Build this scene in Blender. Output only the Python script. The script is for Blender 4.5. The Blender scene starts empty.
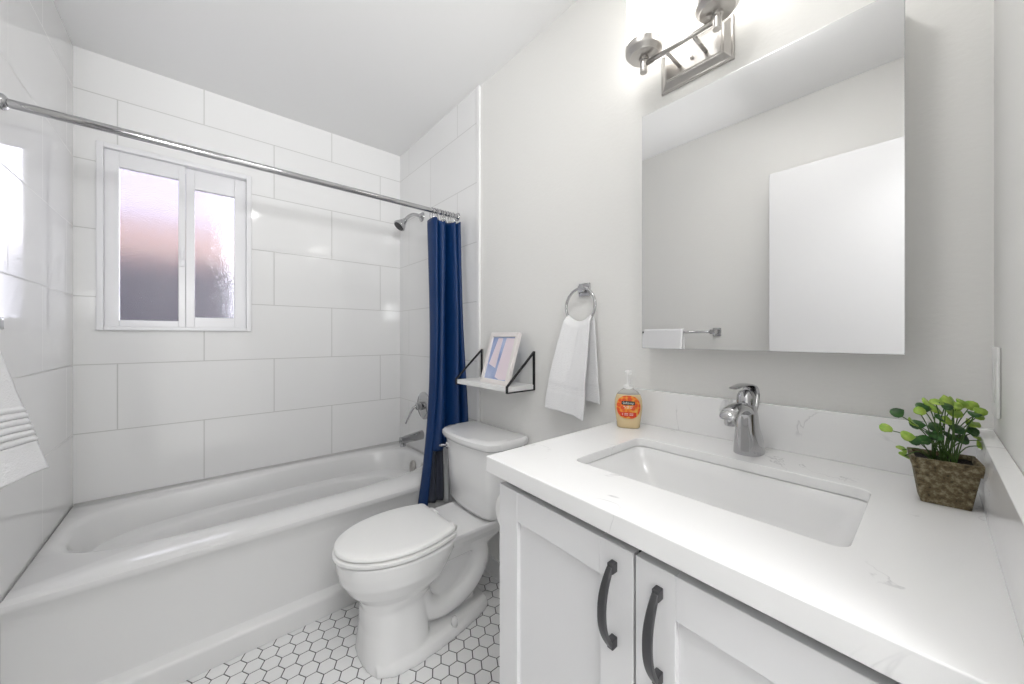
import bpy, bmesh, math, random
from mathutils import Vector, Matrix
random.seed(7)
S = bpy.context.scene
COL = S.collection
PI = math.pi

# ------------------------------------------------------------------ camera, world, lights, exposure
CX, CY, CZ = 0.4215, -2.4576, 1.16          # camera position; back wall is y = 0, left wall x = 0
def P(dx, dy, dz):                           # offsets measured from the camera
    return Vector((CX + dx, CY + dy, CZ + dz))
cam_d = bpy.data.cameras.new('camera')
cam_d.sensor_width = 36.0
cam_d.lens = 362.0 / 1024.0 * 36.0
cam_d.shift_y = -5.0 / 1024.0
cam_d.clip_start = 0.02
cam = bpy.data.objects.new('camera', cam_d)
cam.location = (CX, CY, CZ)
cam.rotation_euler = (PI / 2, 0, -math.atan2(0.6529, 0.7575))
COL.objects.link(cam)
S.camera = cam

world = bpy.data.worlds.new('sky'); S.world = world; world.use_nodes = True
wn = world.node_tree.nodes; wl = world.node_tree.links
bg = wn['Background']; bg.inputs['Color'].default_value = (0.90, 0.90, 1.0, 1); bg.inputs['Strength'].default_value = 3.2
S.view_settings.view_transform = 'Standard'
S.view_settings.look = 'None'
S.view_settings.gamma = 1.0
S.view_settings.use_curve_mapping = False
S.view_settings.exposure = 0.86

CEIL_FILL = 12.0  # emission of the added ceiling fill
LAMP_SHADE = 2.3          # vanity shades
HALL_FILL = 16.0          # added hallway fill light (W)
def area(name, loc, rot, sx, sy, power, color=(1, 1, 1)):
    l = bpy.data.lights.new(name, 'AREA'); l.shape = 'RECTANGLE'; l.size = sx; l.size_y = sy
    l.energy = power; l.color = color
    o = bpy.data.objects.new(name, l); o.location = loc; o.rotation_euler = rot; COL.objects.link(o)
    return o
# fill light added in the hallway behind the camera, aimed up to brighten the room
area('hallway_up_fill', (0.22, -3.60, 1.58), (math.radians(122), 0, math.radians(-8)), 0.45, 0.30, 12.0).data.spread = math.radians(105)
area('hallway_fill', (0.5, -3.35, 2.40), (0, 0, 0), 1.0, 0.6, HALL_FILL)  # unseen fill added to light the room through the doorway
sun = bpy.data.lights.new('sun', 'SUN'); sun.energy = 0.6; sun.angle = 0.05; sun.color = (1, 0.95, 0.88)
so = bpy.data.objects.new('sun', sun); so.rotation_euler = (math.radians(48), 0, math.radians(35)); COL.objects.link(so)

# ------------------------------------------------------------------ materials
def setin(b, name, v):
    if name in b.inputs: b.inputs[name].default_value = v
def mat(name, color, rough=0.5, metal=0.0, spec=0.5, trans=0.0, coat=0.0, sheen=0.0, ior=None):
    m = bpy.data.materials.new(name); m.use_nodes = True
    b = m.node_tree.nodes['Principled BSDF']
    setin(b, 'Base Color', (*color, 1)); setin(b, 'Roughness', rough); setin(b, 'Metallic', metal)
    setin(b, 'Specular IOR Level', spec); setin(b, 'Transmission Weight', trans)
    setin(b, 'Coat Weight', coat); setin(b, 'Sheen Weight', sheen)
    if ior: setin(b, 'IOR', ior)
    return m
def nodes(m): return m.node_tree.nodes, m.node_tree.links, m.node_tree.nodes['Principled BSDF']
def add_bump(m, scale, strength, dist=0.002, detail=3.0, coord='Object', stretch=(1, 1, 1)):
    n, l, b = nodes(m)
    tc = n.new('ShaderNodeTexCoord'); mp = n.new('ShaderNodeMapping'); mp.inputs['Scale'].default_value = stretch
    nz = n.new('ShaderNodeTexNoise'); nz.inputs['Scale'].default_value = scale; nz.inputs['Detail'].default_value = detail
    bp = n.new('ShaderNodeBump'); bp.inputs['Strength'].default_value = strength; bp.inputs['Distance'].default_value = dist
    l.new(tc.outputs[coord], mp.inputs[0]); l.new(mp.outputs[0], nz.inputs['Vector'])
    l.new(nz.outputs['Fac'], bp.inputs['Height']); l.new(bp.outputs[0], b.inputs['Normal'])
    return nz
def ramp(n, stops):
    r = n.new('ShaderNodeValToRGB')
    e = r.color_ramp.elements
    while len(e) < len(stops): e.new(0.5)
    for i, (p, c) in enumerate(stops):
        e[i].position = p; e[i].color = (*c, 1) if len(c) == 3 else c
    return r

M = {}
M['drywall'] = mat('drywall_paint', (0.845, 0.84, 0.82), 0.65, spec=0.3); add_bump(M['drywall'], 70, 0.35, 0.0015, 4, stretch=(1, 1, 1.6))
M['ceiling'] = mat('ceiling_paint', (0.93, 0.93, 0.93), 0.8, spec=0.2); add_bump(M['ceiling'], 60, 0.15, 0.001)
M['trim'] = mat('white_trim_paint', (0.86, 0.86, 0.86), 0.35)
M['ceramic'] = mat('white_ceramic', (0.84, 0.84, 0.84), 0.08, coat=0.5)
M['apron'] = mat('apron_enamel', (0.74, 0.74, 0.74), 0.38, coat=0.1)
M['tub'] = mat('tub_enamel', (0.80, 0.80, 0.80), 0.2, coat=0.3)
M['vanity'] = mat('vanity_paint', (0.80, 0.80, 0.81), 0.38)
M['door'] = mat('door_paint', (0.74, 0.74, 0.75), 0.6)
M['grout'] = mat('dark_grout', (0.10, 0.10, 0.105), 0.9)
M['hex'] = mat('white_hexagon_tile', (0.84, 0.84, 0.84), 0.22)
M['chrome'] = mat('chrome', (0.50, 0.50, 0.51), 0.07, 1.0)
M['nickel'] = mat('brushed_nickel', (0.54, 0.52, 0.50), 0.30, 1.0)
M['black_iron'] = mat('black_metal', (0.022, 0.022, 0.024), 0.45, 0.3)
M['dark_nozzle'] = mat('dark_nozzle_rubber', (0.03, 0.03, 0.03), 0.6)
M['gunmetal'] = mat('gunmetal_handle', (0.10, 0.10, 0.105), 0.38, 0.85)
M['dark'] = mat('door_gap_shade', (0.05, 0.05, 0.05), 0.8)  # dark colour stands in for shade behind the door gaps
M['mirror'] = mat('mirror_glass', (0.84, 0.84, 0.84), 0.0, 1.0)
M['alu'] = mat('polished_aluminium', (0.62, 0.62, 0.63), 0.2, 1.0)
M['white_plastic'] = mat('white_plastic', (0.88, 0.88, 0.87), 0.35)
M['vinyl'] = mat('white_vinyl', (0.86, 0.86, 0.88), 0.3)
M['paper'] = mat('tissue_paper', (0.88, 0.88, 0.87), 0.95, spec=0.1); add_bump(M['paper'], 200, 0.2)
M['shelf_white'] = mat('white_shelf_board', (0.84, 0.84, 0.83), 0.4)
M['frame_white'] = mat('whitewashed_frame', (0.84, 0.80, 0.78), 0.45)
M['soil'] = mat('dark_soil', (0.012, 0.010, 0.008), 0.95); add_bump(M['soil'], 120, 1.0, 0.01)
M['stem'] = mat('green_stem', (0.06, 0.13, 0.02), 0.5)
M['hall'] = mat('hall_paint', (0.86, 0.86, 0.85), 0.7)
M['hose'] = mat('braided_steel', (0.45, 0.45, 0.46), 0.35, 0.9)

# towels
def towel_mat(name, col):
    m = mat(name, col, 0.95, spec=0.1, sheen=0.3)
    n, l, b = nodes(m)
    tc = n.new('ShaderNodeTexCoord')
    nz = n.new('ShaderNodeTexNoise'); nz.inputs['Scale'].default_value = 260; nz.inputs['Detail'].default_value = 2
    bp = n.new('ShaderNodeBump'); bp.inputs['Strength'].default_value = 0.6; bp.inputs['Distance'].default_value = 0.003
    l.new(tc.outputs['Object'], nz.inputs['Vector']); l.new(nz.outputs['Fac'], bp.inputs['Height']); l.new(bp.outputs[0], b.inputs['Normal'])
    return m
M['towel'] = towel_mat('white_terry', (0.88, 0.88, 0.89))

# curtain cloth
M['curtain'] = mat('navy_satin', (0.0005, 0.026, 0.112), 0.45, spec=0.4, sheen=0.0)
add_bump(M['curtain'], 400, 0.1, 0.0005)
M['liner'] = mat('slate_liner', (0.055, 0.062, 0.085), 0.35)
M['liner_clear'] = mat('clear_liner', (0.80, 0.81, 0.82), 0.25)

# wall tile: rows of 12 x 24 inch tile; u = horizontal coordinate
def tile_mat(name, axis, u0, z0, warp):
    m = mat(name, (0.8, 0.8, 0.8), 0.09, coat=0.2)
    n, l, b = nodes(m)
    tc = n.new('ShaderNodeTexCoord'); sep = n.new('ShaderNodeSeparateXYZ'); com = n.new('ShaderNodeCombineXYZ')
    l.new(tc.outputs['Object'], sep.inputs[0])
    a1 = n.new('ShaderNodeMath'); a1.operation = 'ADD'; a1.inputs[1].default_value = u0 + 6.1
    a2 = n.new('ShaderNodeMath'); a2.operation = 'ADD'; a2.inputs[1].default_value = 6.1 - z0
    l.new(sep.outputs[axis], a1.inputs[0]); l.new(sep.outputs['Z'], a2.inputs[0])
    l.new(a1.outputs[0], com.inputs['X']); l.new(a2.outputs[0], com.inputs['Y'])
    br = n.new('ShaderNodeTexBrick'); br.offset = 0.5; br.offset_frequency = 2; br.squash = 1.0
    br.inputs['Scale'].default_value = 1.0; br.inputs['Brick Width'].default_value = 0.61
    br.inputs['Row Height'].default_value = 0.305; br.inputs['Mortar Size'].default_value = 0.0024
    br.inputs['Mortar Smooth'].default_value = 0.15; br.inputs['Bias'].default_value = 0.0
    br.inputs['Color1'].default_value = (0.87, 0.87, 0.87, 1); br.inputs['Color2'].default_value = (0.89, 0.89, 0.89, 1)
    br.inputs['Mortar'].default_value = (0.63, 0.63, 0.62, 1)
    l.new(com.outputs[0], br.inputs['Vector']); l.new(br.outputs['Color'], b.inputs['Base Color'])
    mr = n.new('ShaderNodeMapRange'); mr.inputs['To Min'].default_value = 0.07; mr.inputs['To Max'].default_value = 0.7
    l.new(br.outputs['Fac'], mr.inputs['Value']); l.new(mr.outputs[0], b.inputs['Roughness'])
    inv = n.new('ShaderNodeMath'); inv.operation = 'SUBTRACT'; inv.inputs[0].default_value = 1.0
    l.new(br.outputs['Fac'], inv.inputs[1])
    nz = n.new('ShaderNodeTexNoise'); nz.inputs['Scale'].default_value = 5.0; nz.inputs['Detail'].default_value = 1.0
    l.new(tc.outputs['Object'], nz.inputs['Vector'])
    b1 = n.new('ShaderNodeBump'); b1.inputs['Strength'].default_value = warp; b1.inputs['Distance'].default_value = 0.01
    l.new(nz.outputs['Fac'], b1.inputs['Height'])
    b2 = n.new('ShaderNodeBump'); b2.inputs['Strength'].default_value = 0.35; b2.inputs['Distance'].default_value = 0.002
    l.new(inv.outputs[0], b2.inputs['Height']); l.new(b1.outputs[0], b2.inputs['Normal'])
    l.new(b2.outputs[0], b.inputs['Normal'])
    return m
TUB_Z = 1.16 - 0.7336
M['tile_back'] = tile_mat('glossy_white_tile_back', 'X', -0.1326, TUB_Z, 0.10)
M['tile_left'] = tile_mat('glossy_white_tile_left', 'Y', 0.10, TUB_Z, 0.03)
M['tile_right'] = tile_mat('glossy_white_tile_right', 'Y', 0.448, TUB_Z, 0.05)

# quartz
def quartz():
    m = mat('white_quartz', (0.86, 0.86, 0.86), 0.16)
    n, l, b = nodes(m)
    tc = n.new('ShaderNodeTexCoord')
    nz = n.new('ShaderNodeTexNoise'); nz.inputs['Scale'].default_value = 4.5; nz.inputs['Detail'].default_value = 5; nz.inputs['Distortion'].default_value = 1.2
    l.new(tc.outputs['Object'], nz.inputs['Vector'])
    sub = n.new('ShaderNodeMath'); sub.operation = 'SUBTRACT'; sub.inputs[1].default_value = 0.5
    ab = n.new('ShaderNodeMath'); ab.operation = 'ABSOLUTE'
    l.new(nz.outputs['Fac'], sub.inputs[0]); l.new(sub.outputs[0], ab.inputs[0])
    r = ramp(n, [(0.0, (0.60, 0.60, 0.61)), (0.007, (0.86, 0.86, 0.86)), (1.0, (0.86, 0.86, 0.86))])
    l.new(ab.outputs[0], r.inputs[0])
    n2 = n.new('ShaderNodeTexNoise'); n2.inputs['Scale'].default_value = 7; n2.inputs['Detail'].default_value = 1
    l.new(tc.outputs['Object'], n2.inputs['Vector'])
    r2 = ramp(n, [(0.53, (0, 0, 0)), (0.62, (1, 1, 1))]); l.new(n2.outputs['Fac'], r2.inputs[0])
    mx = n.new('ShaderNodeMix'); mx.data_type = 'RGBA'; mx.inputs['A'].default_value = (0.86, 0.86, 0.86, 1)
    l.new(r2.outputs[0], mx.inputs['Factor']); l.new(r.outputs[0], mx.inputs['B'])
    l.new(mx.outputs['Result'], b.inputs['Base Color'])
    return m
M['quartz'] = quartz()

# pebbled privacy glass
def obscure():
    m = mat('obscure_glass', (0.97, 0.97, 0.98), 0.19, trans=1.0, ior=1.35)
    n, l, b = nodes(m)
    tc = n.new('ShaderNodeTexCoord')
    v = n.new('ShaderNodeTexVoronoi'); v.inputs['Scale'].default_value = 260; v.feature = 'SMOOTH_F1'
    bp = n.new('ShaderNodeBump'); bp.inputs['Strength'].default_value = 0.45; bp.inputs['Distance'].default_value = 0.002
    l.new(tc.outputs['Object'], v.inputs['Vector']); l.new(v.outputs['Distance'], bp.inputs['Height']); l.new(bp.outputs[0], b.inputs['Normal'])
    return m
M['obscure'] = obscure()
# glowing opal glass
m = mat('opal_glass', (0.95, 0.95, 0.93), 0.25)
setin(m.node_tree.nodes['Principled BSDF'], 'Emission Color', (1.0, 0.975, 0.93, 1)); setin(m.node_tree.nodes['Principled BSDF'], 'Emission Strength', LAMP_SHADE)
M['opal'] = m
M['fill_disc'] = mat('fill_glow', (0.95, 0.95, 0.95), 0.4)  # glowing surface of the added ceiling fill
setin(M['fill_disc'].node_tree.nodes['Principled BSDF'], 'Emission Color', (1.0, 0.99, 0.97, 1)); setin(M['fill_disc'].node_tree.nodes['Principled BSDF'], 'Emission Strength', CEIL_FILL)
# soap
M['soap'] = mat('amber_liquid_soap', (0.88, 0.70, 0.42), 0.12, trans=0.25, ior=1.33)
M['clear_plastic'] = mat('clear_plastic', (0.80, 0.79, 0.76), 0.15, trans=0.5, ior=1.3)
M['label_black'] = mat('label_black', (0.015, 0.02, 0.015), 0.4)
M['label_white'] = mat('label_white', (0.85, 0.85, 0.80), 0.5)
def label_orange():
    m = mat('label_orange_print', (0.8, 0.15, 0.02), 0.4)
    n, l, b = nodes(m)
    tc = n.new('ShaderNodeTexCoord')
    nz = n.new('ShaderNodeTexVoronoi'); nz.inputs['Scale'].default_value = 75
    l.new(tc.outputs['Object'], nz.inputs['Vector'])
    r = ramp(n, [(0.0, (0.80, 0.16, 0.02)), (0.35, (0.75, 0.06, 0.02)), (0.62, (0.85, 0.30, 0.03)), (0.9, (0.80, 0.50, 0.12))])
    l.new(nz.outputs['Distance'], r.inputs[0]); l.new(r.outputs[0], b.inputs['Base Color'])
    return m
M['label_orange'] = label_orange()
M['label_red'] = mat('label_red', (0.70, 0.045, 0.015), 0.4)
# aged pot
def pot_mat():
    m = mat('aged_terracotta', (0.2, 0.15, 0.09), 0.85)
    n, l, b = nodes(m)
    tc = n.new('ShaderNodeTexCoord')
    nz = n.new('ShaderNodeTexNoise'); nz.inputs['Scale'].default_value = 130; nz.inputs['Detail'].default_value = 9; nz.inputs['Roughness'].default_value = 0.7
    l.new(tc.outputs['Object'], nz.inputs['Vector'])
    r = ramp(n, [(0.34, (0.035, 0.026, 0.012)), (0.5, (0.15, 0.115, 0.06)), (0.66, (0.33, 0.29, 0.19))])
    l.new(nz.outputs['Fac'], r.inputs[0]); l.new(r.outputs[0], b.inputs['Base Color'])
    bp = n.new('ShaderNodeBump'); bp.inputs['Strength'].default_value = 0.5; bp.inputs['Distance'].default_value = 0.002
    l.new(nz.outputs['Fac'], bp.inputs['Height']); l.new(bp.outputs[0], b.inputs['Normal'])
    return m
M['pot'] = pot_mat()
def leaf_mat(name, c1, c2):
    m = mat(name, c1, 0.4)
    n, l, b = nodes(m)
    tc = n.new('ShaderNodeTexCoord')
    nz = n.new('ShaderNodeTexNoise'); nz.inputs['Scale'].default_value = 90
    l.new(tc.outputs['Object'], nz.inputs['Vector'])
    r = ramp(n, [(0.35, c1), (0.65, c2)])
    l.new(nz.outputs['Fac'], r.inputs[0]); l.new(r.outputs[0], b.inputs['Base Color'])
    return m
M['leaf_light'] = leaf_mat('light_green_leaf', (0.22, 0.40, 0.04), (0.42, 0.56, 0.10))
M['leaf_dark'] = leaf_mat('dark_green_leaf', (0.015, 0.06, 0.015), (0.05, 0.15, 0.03))
# photograph print
def print_mat():
    m = mat('photo_print', (0.8, 0.75, 0.8), 0.25)
    n, l, b = nodes(m)
    tc = n.new('ShaderNodeTexCoord')
    nz = n.new('ShaderNodeTexNoise'); nz.inputs['Scale'].default_value = 12
    l.new(tc.outputs['Object'], nz.inputs['Vector'])
    r = ramp(n, [(0.35, (0.30, 0.38, 0.66)), (0.65, (0.50, 0.58, 0.80))])
    l.new(nz.outputs['Fac'], r.inputs[0]); l.new(r.outputs[0], b.inputs['Base Color'])
    return m
M['print'] = print_mat()
M['print_pink'] = mat('print_pale_pink', (0.85, 0.74, 0.80), 0.3)
# outdoors
M['roof'] = mat('lavender_roof', (0.16, 0.145, 0.19), 0.9)
M['stucco'] = mat('peach_stucco', (0.21, 0.145, 0.13), 0.9); add_bump(M['stucco'], 20, 0.5, 0.01)
M['fence'] = mat('dark_fence_wood', (0.009, 0.008, 0.016), 0.8)
M['ground'] = mat('concrete_yard', (0.35, 0.33, 0.33), 0.9)
M['eave'] = mat('white_eave', (0.35, 0.33, 0.38), 0.7)

# ------------------------------------------------------------------ mesh helpers
def B(): return bmesh.new()
def link(name, bm, m, parent=None, smooth=False, angle=None, bevel=None, seg=2):
    me = bpy.data.meshes.new(name); bm.normal_update(); bm.to_mesh(me); bm.free()
    for mm in (m if isinstance(m, (list, tuple)) else [m]): me.materials.append(mm)
    o = bpy.data.objects.new(name, me); COL.objects.link(o)
    if parent is not None: o.parent = parent
    if smooth or angle:
        for p in me.polygons: p.use_smooth = True
    if bevel:
        mod = o.modifiers.new('bevel', 'BEVEL'); mod.width = bevel; mod.segments = seg; mod.limit_method = 'ANGLE'; mod.angle_limit = math.radians(40)
        for p in me.polygons: p.use_smooth = True
        w = o.modifiers.new('wn', 'WEIGHTED_NORMAL'); w.keep_sharp = False
    if angle:
        me.set_sharp_from_angle(angle=math.radians(angle))
    return o
def empty(name, loc=(0, 0, 0), rz=0.0):
    o = bpy.data.objects.new(name, None); o.location = loc; o.rotation_euler = (0, 0, rz); o.empty_display_size = 0.05
    COL.objects.link(o); return o
def tag(o, label, cat, group=None, kind=None):
    o['label'] = label; o['category'] = cat
    if group: o['group'] = group
    if kind: o['kind'] = kind
    return o
def struct(o): o['kind'] = 'structure'; return o
def box(bm, x0, x1, y0, y1, z0, z1, mi=0):
    v = [bm.verts.new(c) for c in ((x0, y0, z0), (x1, y0, z0), (x1, y1, z0), (x0, y1, z0), (x0, y0, z1), (x1, y0, z1), (x1, y1, z1), (x0, y1, z1))]
    for q in ((0, 3, 2, 1), (4, 5, 6, 7), (0, 1, 5, 4), (1, 2, 6, 5), (2, 3, 7, 6), (3, 0, 4, 7)):
        f = bm.faces.new([v[i] for i in q]); f.material_index = mi
    return v
def loft(bm, rings, cap0=True, cap1=True, closed=True, mi=0):
    R = [[bm.verts.new(p) for p in r] for r in rings]
    n = len(rings[0])
    for a, b in zip(R, R[1:]):
        for i in range(n if closed else n - 1):
            j = (i + 1) % n
            f = bm.faces.new((a[i], a[j], b[j], b[i])); f.material_index = mi
    if cap0: bm.faces.new(list(reversed(R[0]))).material_index = mi
    if cap1: bm.faces.new(R[-1]).material_index = mi
    return R
def lathe(bm, prof, c=(0, 0, 0), axis='z', n=32, cap0=True, cap1=True, mi=0):
    rings = []
    for r, h in prof:
        ring = []
        for i in range(n):
            a = 2 * PI * i / n
            u, v = r * math.cos(a), r * math.sin(a)
            if axis == 'z': p = (u, v, h)
            elif axis == 'x': p = (h, u, v)
            elif axis == '-x': p = (-h, u, -v)
            else: p = (v, h, u)
            ring.append((p[0] + c[0], p[1] + c[1], p[2] + c[2]))
        rings.append(ring)
    loft(bm, rings, cap0, cap1, mi=mi)
def frames(pts):
    pts = [Vector(p) for p in pts]; out = []; up = None
    for i, p in enumerate(pts):
        t = (pts[min(i + 1, len(pts) - 1)] - pts[max(i - 1, 0)]).normalized()
        if up is None:
            up = Vector((0, 0, 1)) if abs(t.z) < 0.9 else Vector((1, 0, 0))
        s = t.cross(up).normalized(); up = s.cross(t).normalized()
        out.append((p, s, up))
    return out
def tube(bm, pts, r, n=16, closed=False, flat=1.0, mi=0):
    rad = r if isinstance(r, (list, tuple)) else [r] * len(pts)
    if closed:
        pts2 = list(pts); rings = []; N = len(pts2)
        P_ = [Vector(p) for p in pts2]; cen = sum(P_, Vector()) / N
        nrm = (P_[0] - cen).cross(P_[N // 4] - cen).normalized()
        for i in range(N):
            t = (P_[(i + 1) % N] - P_[i - 1]).normalized(); s = t.cross(nrm).normalized()
            rings.append([P_[i] + rad[i] * (math.cos(2 * PI * k / n) * s + math.sin(2 * PI * k / n) * nrm) for k in range(n)])
        rings.append(rings[0])
        R = [[bm.verts.new(p) for p in q] for q in rings[:-1]]; R.append(R[0])
        for a, b in zip(R, R[1:]):
            for i in range(n):
                j = (i + 1) % n; bm.faces.new((a[i], a[j], b[j], b[i])).material_index = mi
        return
    rings = []
    for (p, s, u), rr in zip(frames(pts), rad):
        rings.append([p + rr * (math.cos(2 * PI * k / n) * s + flat * math.sin(2 * PI * k / n) * u) for k in range(n)])
    loft(bm, rings, mi=mi)
def spline(pts, n=8):
    pts = [Vector(p) for p in pts]; out = []
    for i in range(len(pts) - 1):
        p0 = pts[max(i - 1, 0)]; p1 = pts[i]; p2 = pts[i + 1]; p3 = pts[min(i + 2, len(pts) - 1)]
        for k in range(n):
            t = k / n
            out.append(0.5 * ((2 * p1) + (-p0 + p2) * t + (2 * p0 - 5 * p1 + 4 * p2 - p3) * t * t + (-p0 + 3 * p1 - 3 * p2 + p3) * t ** 3))
    out.append(pts[-1]); return out
def rrect(cx, cy, hx, hy, r, z, n=6):
    out = []
    for (sx, sy, a0) in ((1, 1, 0), (-1, 1, PI / 2), (-1, -1, PI), (1, -1, 1.5 * PI)):
        for k in range(n + 1):
            a = a0 + PI / 2 * k / n
            out.append((cx + sx * (hx - r) + r * math.cos(a), cy + sy * (hy - r) + r * math.sin(a), z))
    return out
def superell(cx, cy, hx, hy, e, z, n=72):
    out = []
    for k in range(n):
        a = 2 * PI * k / n; c, s = math.cos(a), math.sin(a)
        out.append((cx + hx * math.copysign(abs(c) ** (2 / e), c), cy + hy * math.copysign(abs(s) ** (2 / e), s), z))
    return out

# ------------------------------------------------------------------ room shell
TX = 1.494          # tile plane of the plumbing wall
WX = 1.505          # painted plane of the vanity wall
FY = CY - 0.073     # front wall plane
H = CZ + 1.278
TY = CY + 1.518     # where the tile ends
WIN = dict(x0=0.083, x1=0.622, z0=CZ + 0.045, z1=CZ + 0.868)

def wall_back():
    bm = B()
    t = 0.14; w = WIN
    for (a, b_, c, d) in ((-0.1, w['x0'], 0, H), (w['x1'], 1.62, 0, H), (w['x0'], w['x1'], 0, w['z0']), (w['x0'], w['x1'], w['z1'], H)):
        box(bm, a, b_, 0, t, c, d)
    return struct(link('wall_back', bm, M['tile_back']))
wall_back()
# left wall: tile in front of the drywall
bm = B(); box(bm, -0.12, -0.011, -2.8, 0, 0, H); struct(link('wall_left', bm, M['drywall']))
bm = B(); box(bm, -0.011, 0.0, TY, 0, 0, H); struct(link('wall_left_tile', bm, M['tile_left']))
bm = B(); box(bm, WX, WX + 0.12, -2.8, 0, 0, H); struct(link('wall_right', bm, M['drywall']))
bm = B(); box(bm, TX, WX, TY, 0, 0, H); struct(link('wall_right_tile', bm, M['tile_right']))
bm = B(); box(bm, TX - 0.0035, WX - 0.0005, TY - 0.020, TY, 0.0, H - 0.001); struct(link('trim_1', bm, M['trim'], bevel=0.002))
bm = B(); box(bm, -0.0105, 0.0035, TY - 0.020, TY, 0.0, H - 0.001); struct(link('trim_2', bm, M['trim'], bevel=0.002))
# front wall with the doorway the camera stands in
DX0, DX1, DZ = 0.06, 0.86, 2.04
bm = B()
box(bm, -0.12, DX0, FY - 0.115, FY, 0, H); box(bm, DX1, WX + 0.12, FY - 0.115, FY, 0, H); box(bm, DX0, DX1, FY - 0.115, FY, DZ, H)
struct(link('wall_front', bm, M['drywall']))
bm = B()
box(bm, DX0 - 0.055, DX0, FY, FY + 0.014, 0, DZ + 0.06); box(bm, DX1, DX1 + 0.06, FY, FY + 0.014, 0, DZ + 0.06); box(bm, DX0, DX1, FY, FY + 0.014, DZ, DZ + 0.06)
struct(link('trim_3', bm, M['trim'], bevel=0.003))
# ceiling and hallway shell
bm = B(); box(bm, -0.12, WX + 0.12, -2.8, 0.14, H, H + 0.1); struct(link('ceiling', bm, M['ceiling']))
bm = B(); box(bm, -1.3, 2.6, -4.2, FY - 0.115, -0.06, 0.0); struct(link('floor_hallway', bm, M['hall']))
bm = B(); box(bm, -1.3, 2.6, -4.3, -4.2, 0, H); struct(link('wall_hallway', bm, M['hall']))
bm = B(); box(bm, -1.3, 2.6, -4.3, -2.8, H, H + 0.1); struct(link('ceiling_hallway', bm, M['ceiling']))
bm = B(); box(bm, -1.4, -1.3, -4.3, -2.64, 0, H); box(bm, -1.3, -0.12, -2.80, -2.64, 0, H); struct(link('wall_hallway_left', bm, M['hall']))
bm = B(); box(bm, 2.6, 2.7, -4.3, -2.64, 0, H); box(bm, WX + 0.12, 2.6, -2.80, -2.64, 0, H); struct(link('wall_hallway_right', bm, M['hall']))

# floor: hexagon tiles over dark grout in one mesh
def floor():
    bm = B()
    x0, x1, y0, y1 = -0.12, WX + 0.12, FY - 0.115, 0.14
    box(bm, x0, x1, y0, y1, -0.06, -0.0012, 1)
    pitch = HEXP; R = (pitch / 2) / math.cos(PI / 6); g = 0.0016
    row = 1.5 * R
    ny = int((y1 - y0) / pitch) + 3; nx = int((x1 - x0) / row) + 3
    for i in range(nx):
        for j in range(ny):
            cx = x0 + i * row; cy = y0 + j * pitch + (pitch / 2 if i % 2 else 0)
            if not (-0.02 < cx < WX + 0.02 and FY - 0.05 < cy < -0.55): continue
            top = []; low = []
            for k in range(6):
                a = PI / 3 * k
                rr = R - g * 1.15
                top.append(bm.verts.new((cx + (rr - 0.0008) * math.cos(a), cy + (rr - 0.0008) * math.sin(a), 0.0)))
                low.append(bm.verts.new((cx + rr * math.cos(a), cy + rr * math.sin(a), -0.0016)))
            bm.faces.new(top)
            for k in range(6):
                bm.faces.new((low[k], low[(k + 1) % 6], top[(k + 1) % 6], top[k]))
    struct(link('floor', bm, [M['hex'], M['grout']]))
HEXP = 0.0565
floor()
# baseboard behind the toilet
bm = B(); box(bm, WX - 0.012, WX, FY, TY - 0.020, 0, 0.09); struct(link('baseboard_right', bm, M['trim'], bevel=0.003))
bm = B(); box(bm, -0.011, 0.002, FY, TY - 0.020, 0, 0.09); struct(link('baseboard_left', bm, M['trim'], bevel=0.003))

# ------------------------------------------------------------------ window
def window():
    root = empty('window_1', (0, 0, 0)); struct(root)
    w = WIN; x0, x1, z0, z1 = w['x0'], w['x1'], w['z0'], w['z1']
    ox0, ox1, oz0, oz1 = 0.0684, 0.6366, CZ + 0.03, CZ + 0.883
    bm = B()   # outer flange proud of the tile
    for a, b_, c, d in ((ox0, x0 + .008, oz0, oz1), (x1 - .008, ox1, oz0, oz1), (x0 + .008, x1 - .008, oz0, z0 + .004), (x0 + .008, x1 - .008, z1 - .008, oz1)):
        box(bm, a, b_, -0.018, 0.10, c, d)
    struct(link('window_frame', bm, M['vinyl'], root, bevel=0.003))
    X0, X1, Z0, Z1 = x0 + .008, x1 - .008, z0 + .004, z1 - .008
    def ring(bm, a, b_, c, d, fl, fr, fb, ft, y0, y1):
        box(bm, a, a + fl, y0, y1, c, d); box(bm, b_ - fr, b_, y0, y1, c, d)
        box(bm, a + fl, b_ - fr, y0, y1, c, c + fb); box(bm, a + fl, b_ - fr, y0, y1, d - ft, d)
    # left sash stands in front
    mx = 0.366
    bm = B(); ring(bm, X0, mx, Z0, Z1, 0.046, 0.026, 0.030, 0.070, 0.004, 0.034)
    s1 = struct(link('window_sash', bm, M['vinyl'], root, bevel=0.002))
    bm = B(); ring(bm, mx + .001, X1, Z0, Z1, 0.034, 0.050, 0.052, 0.098, 0.022, 0.052)
    s2 = struct(link('window_sash', bm, M['vinyl'], root, bevel=0.002))
    bm = B(); box(bm, X0 + .044, mx - .024, 0.020, 0.024, Z0 + .028, Z1 - .068); struct(link('window_pane', bm, M['obscure'], s1))
    bm = B(); box(bm, mx + .033, X1 - .048, 0.036, 0.040, Z0 + .05, Z1 - .096); struct(link('window_pane', bm, M['obscure'], s2))
    bm = B(); zc = CZ + 0.40
    box(bm, mx - .020, mx - .004, -0.008, 0.004, zc - .045, zc + .045); box(bm, mx - .017, mx - .007, -0.016, -0.008, zc - .012, zc + .03)
    struct(link('window_latch', bm, M['vinyl'], s1, bevel=0.002))
window()
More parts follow.
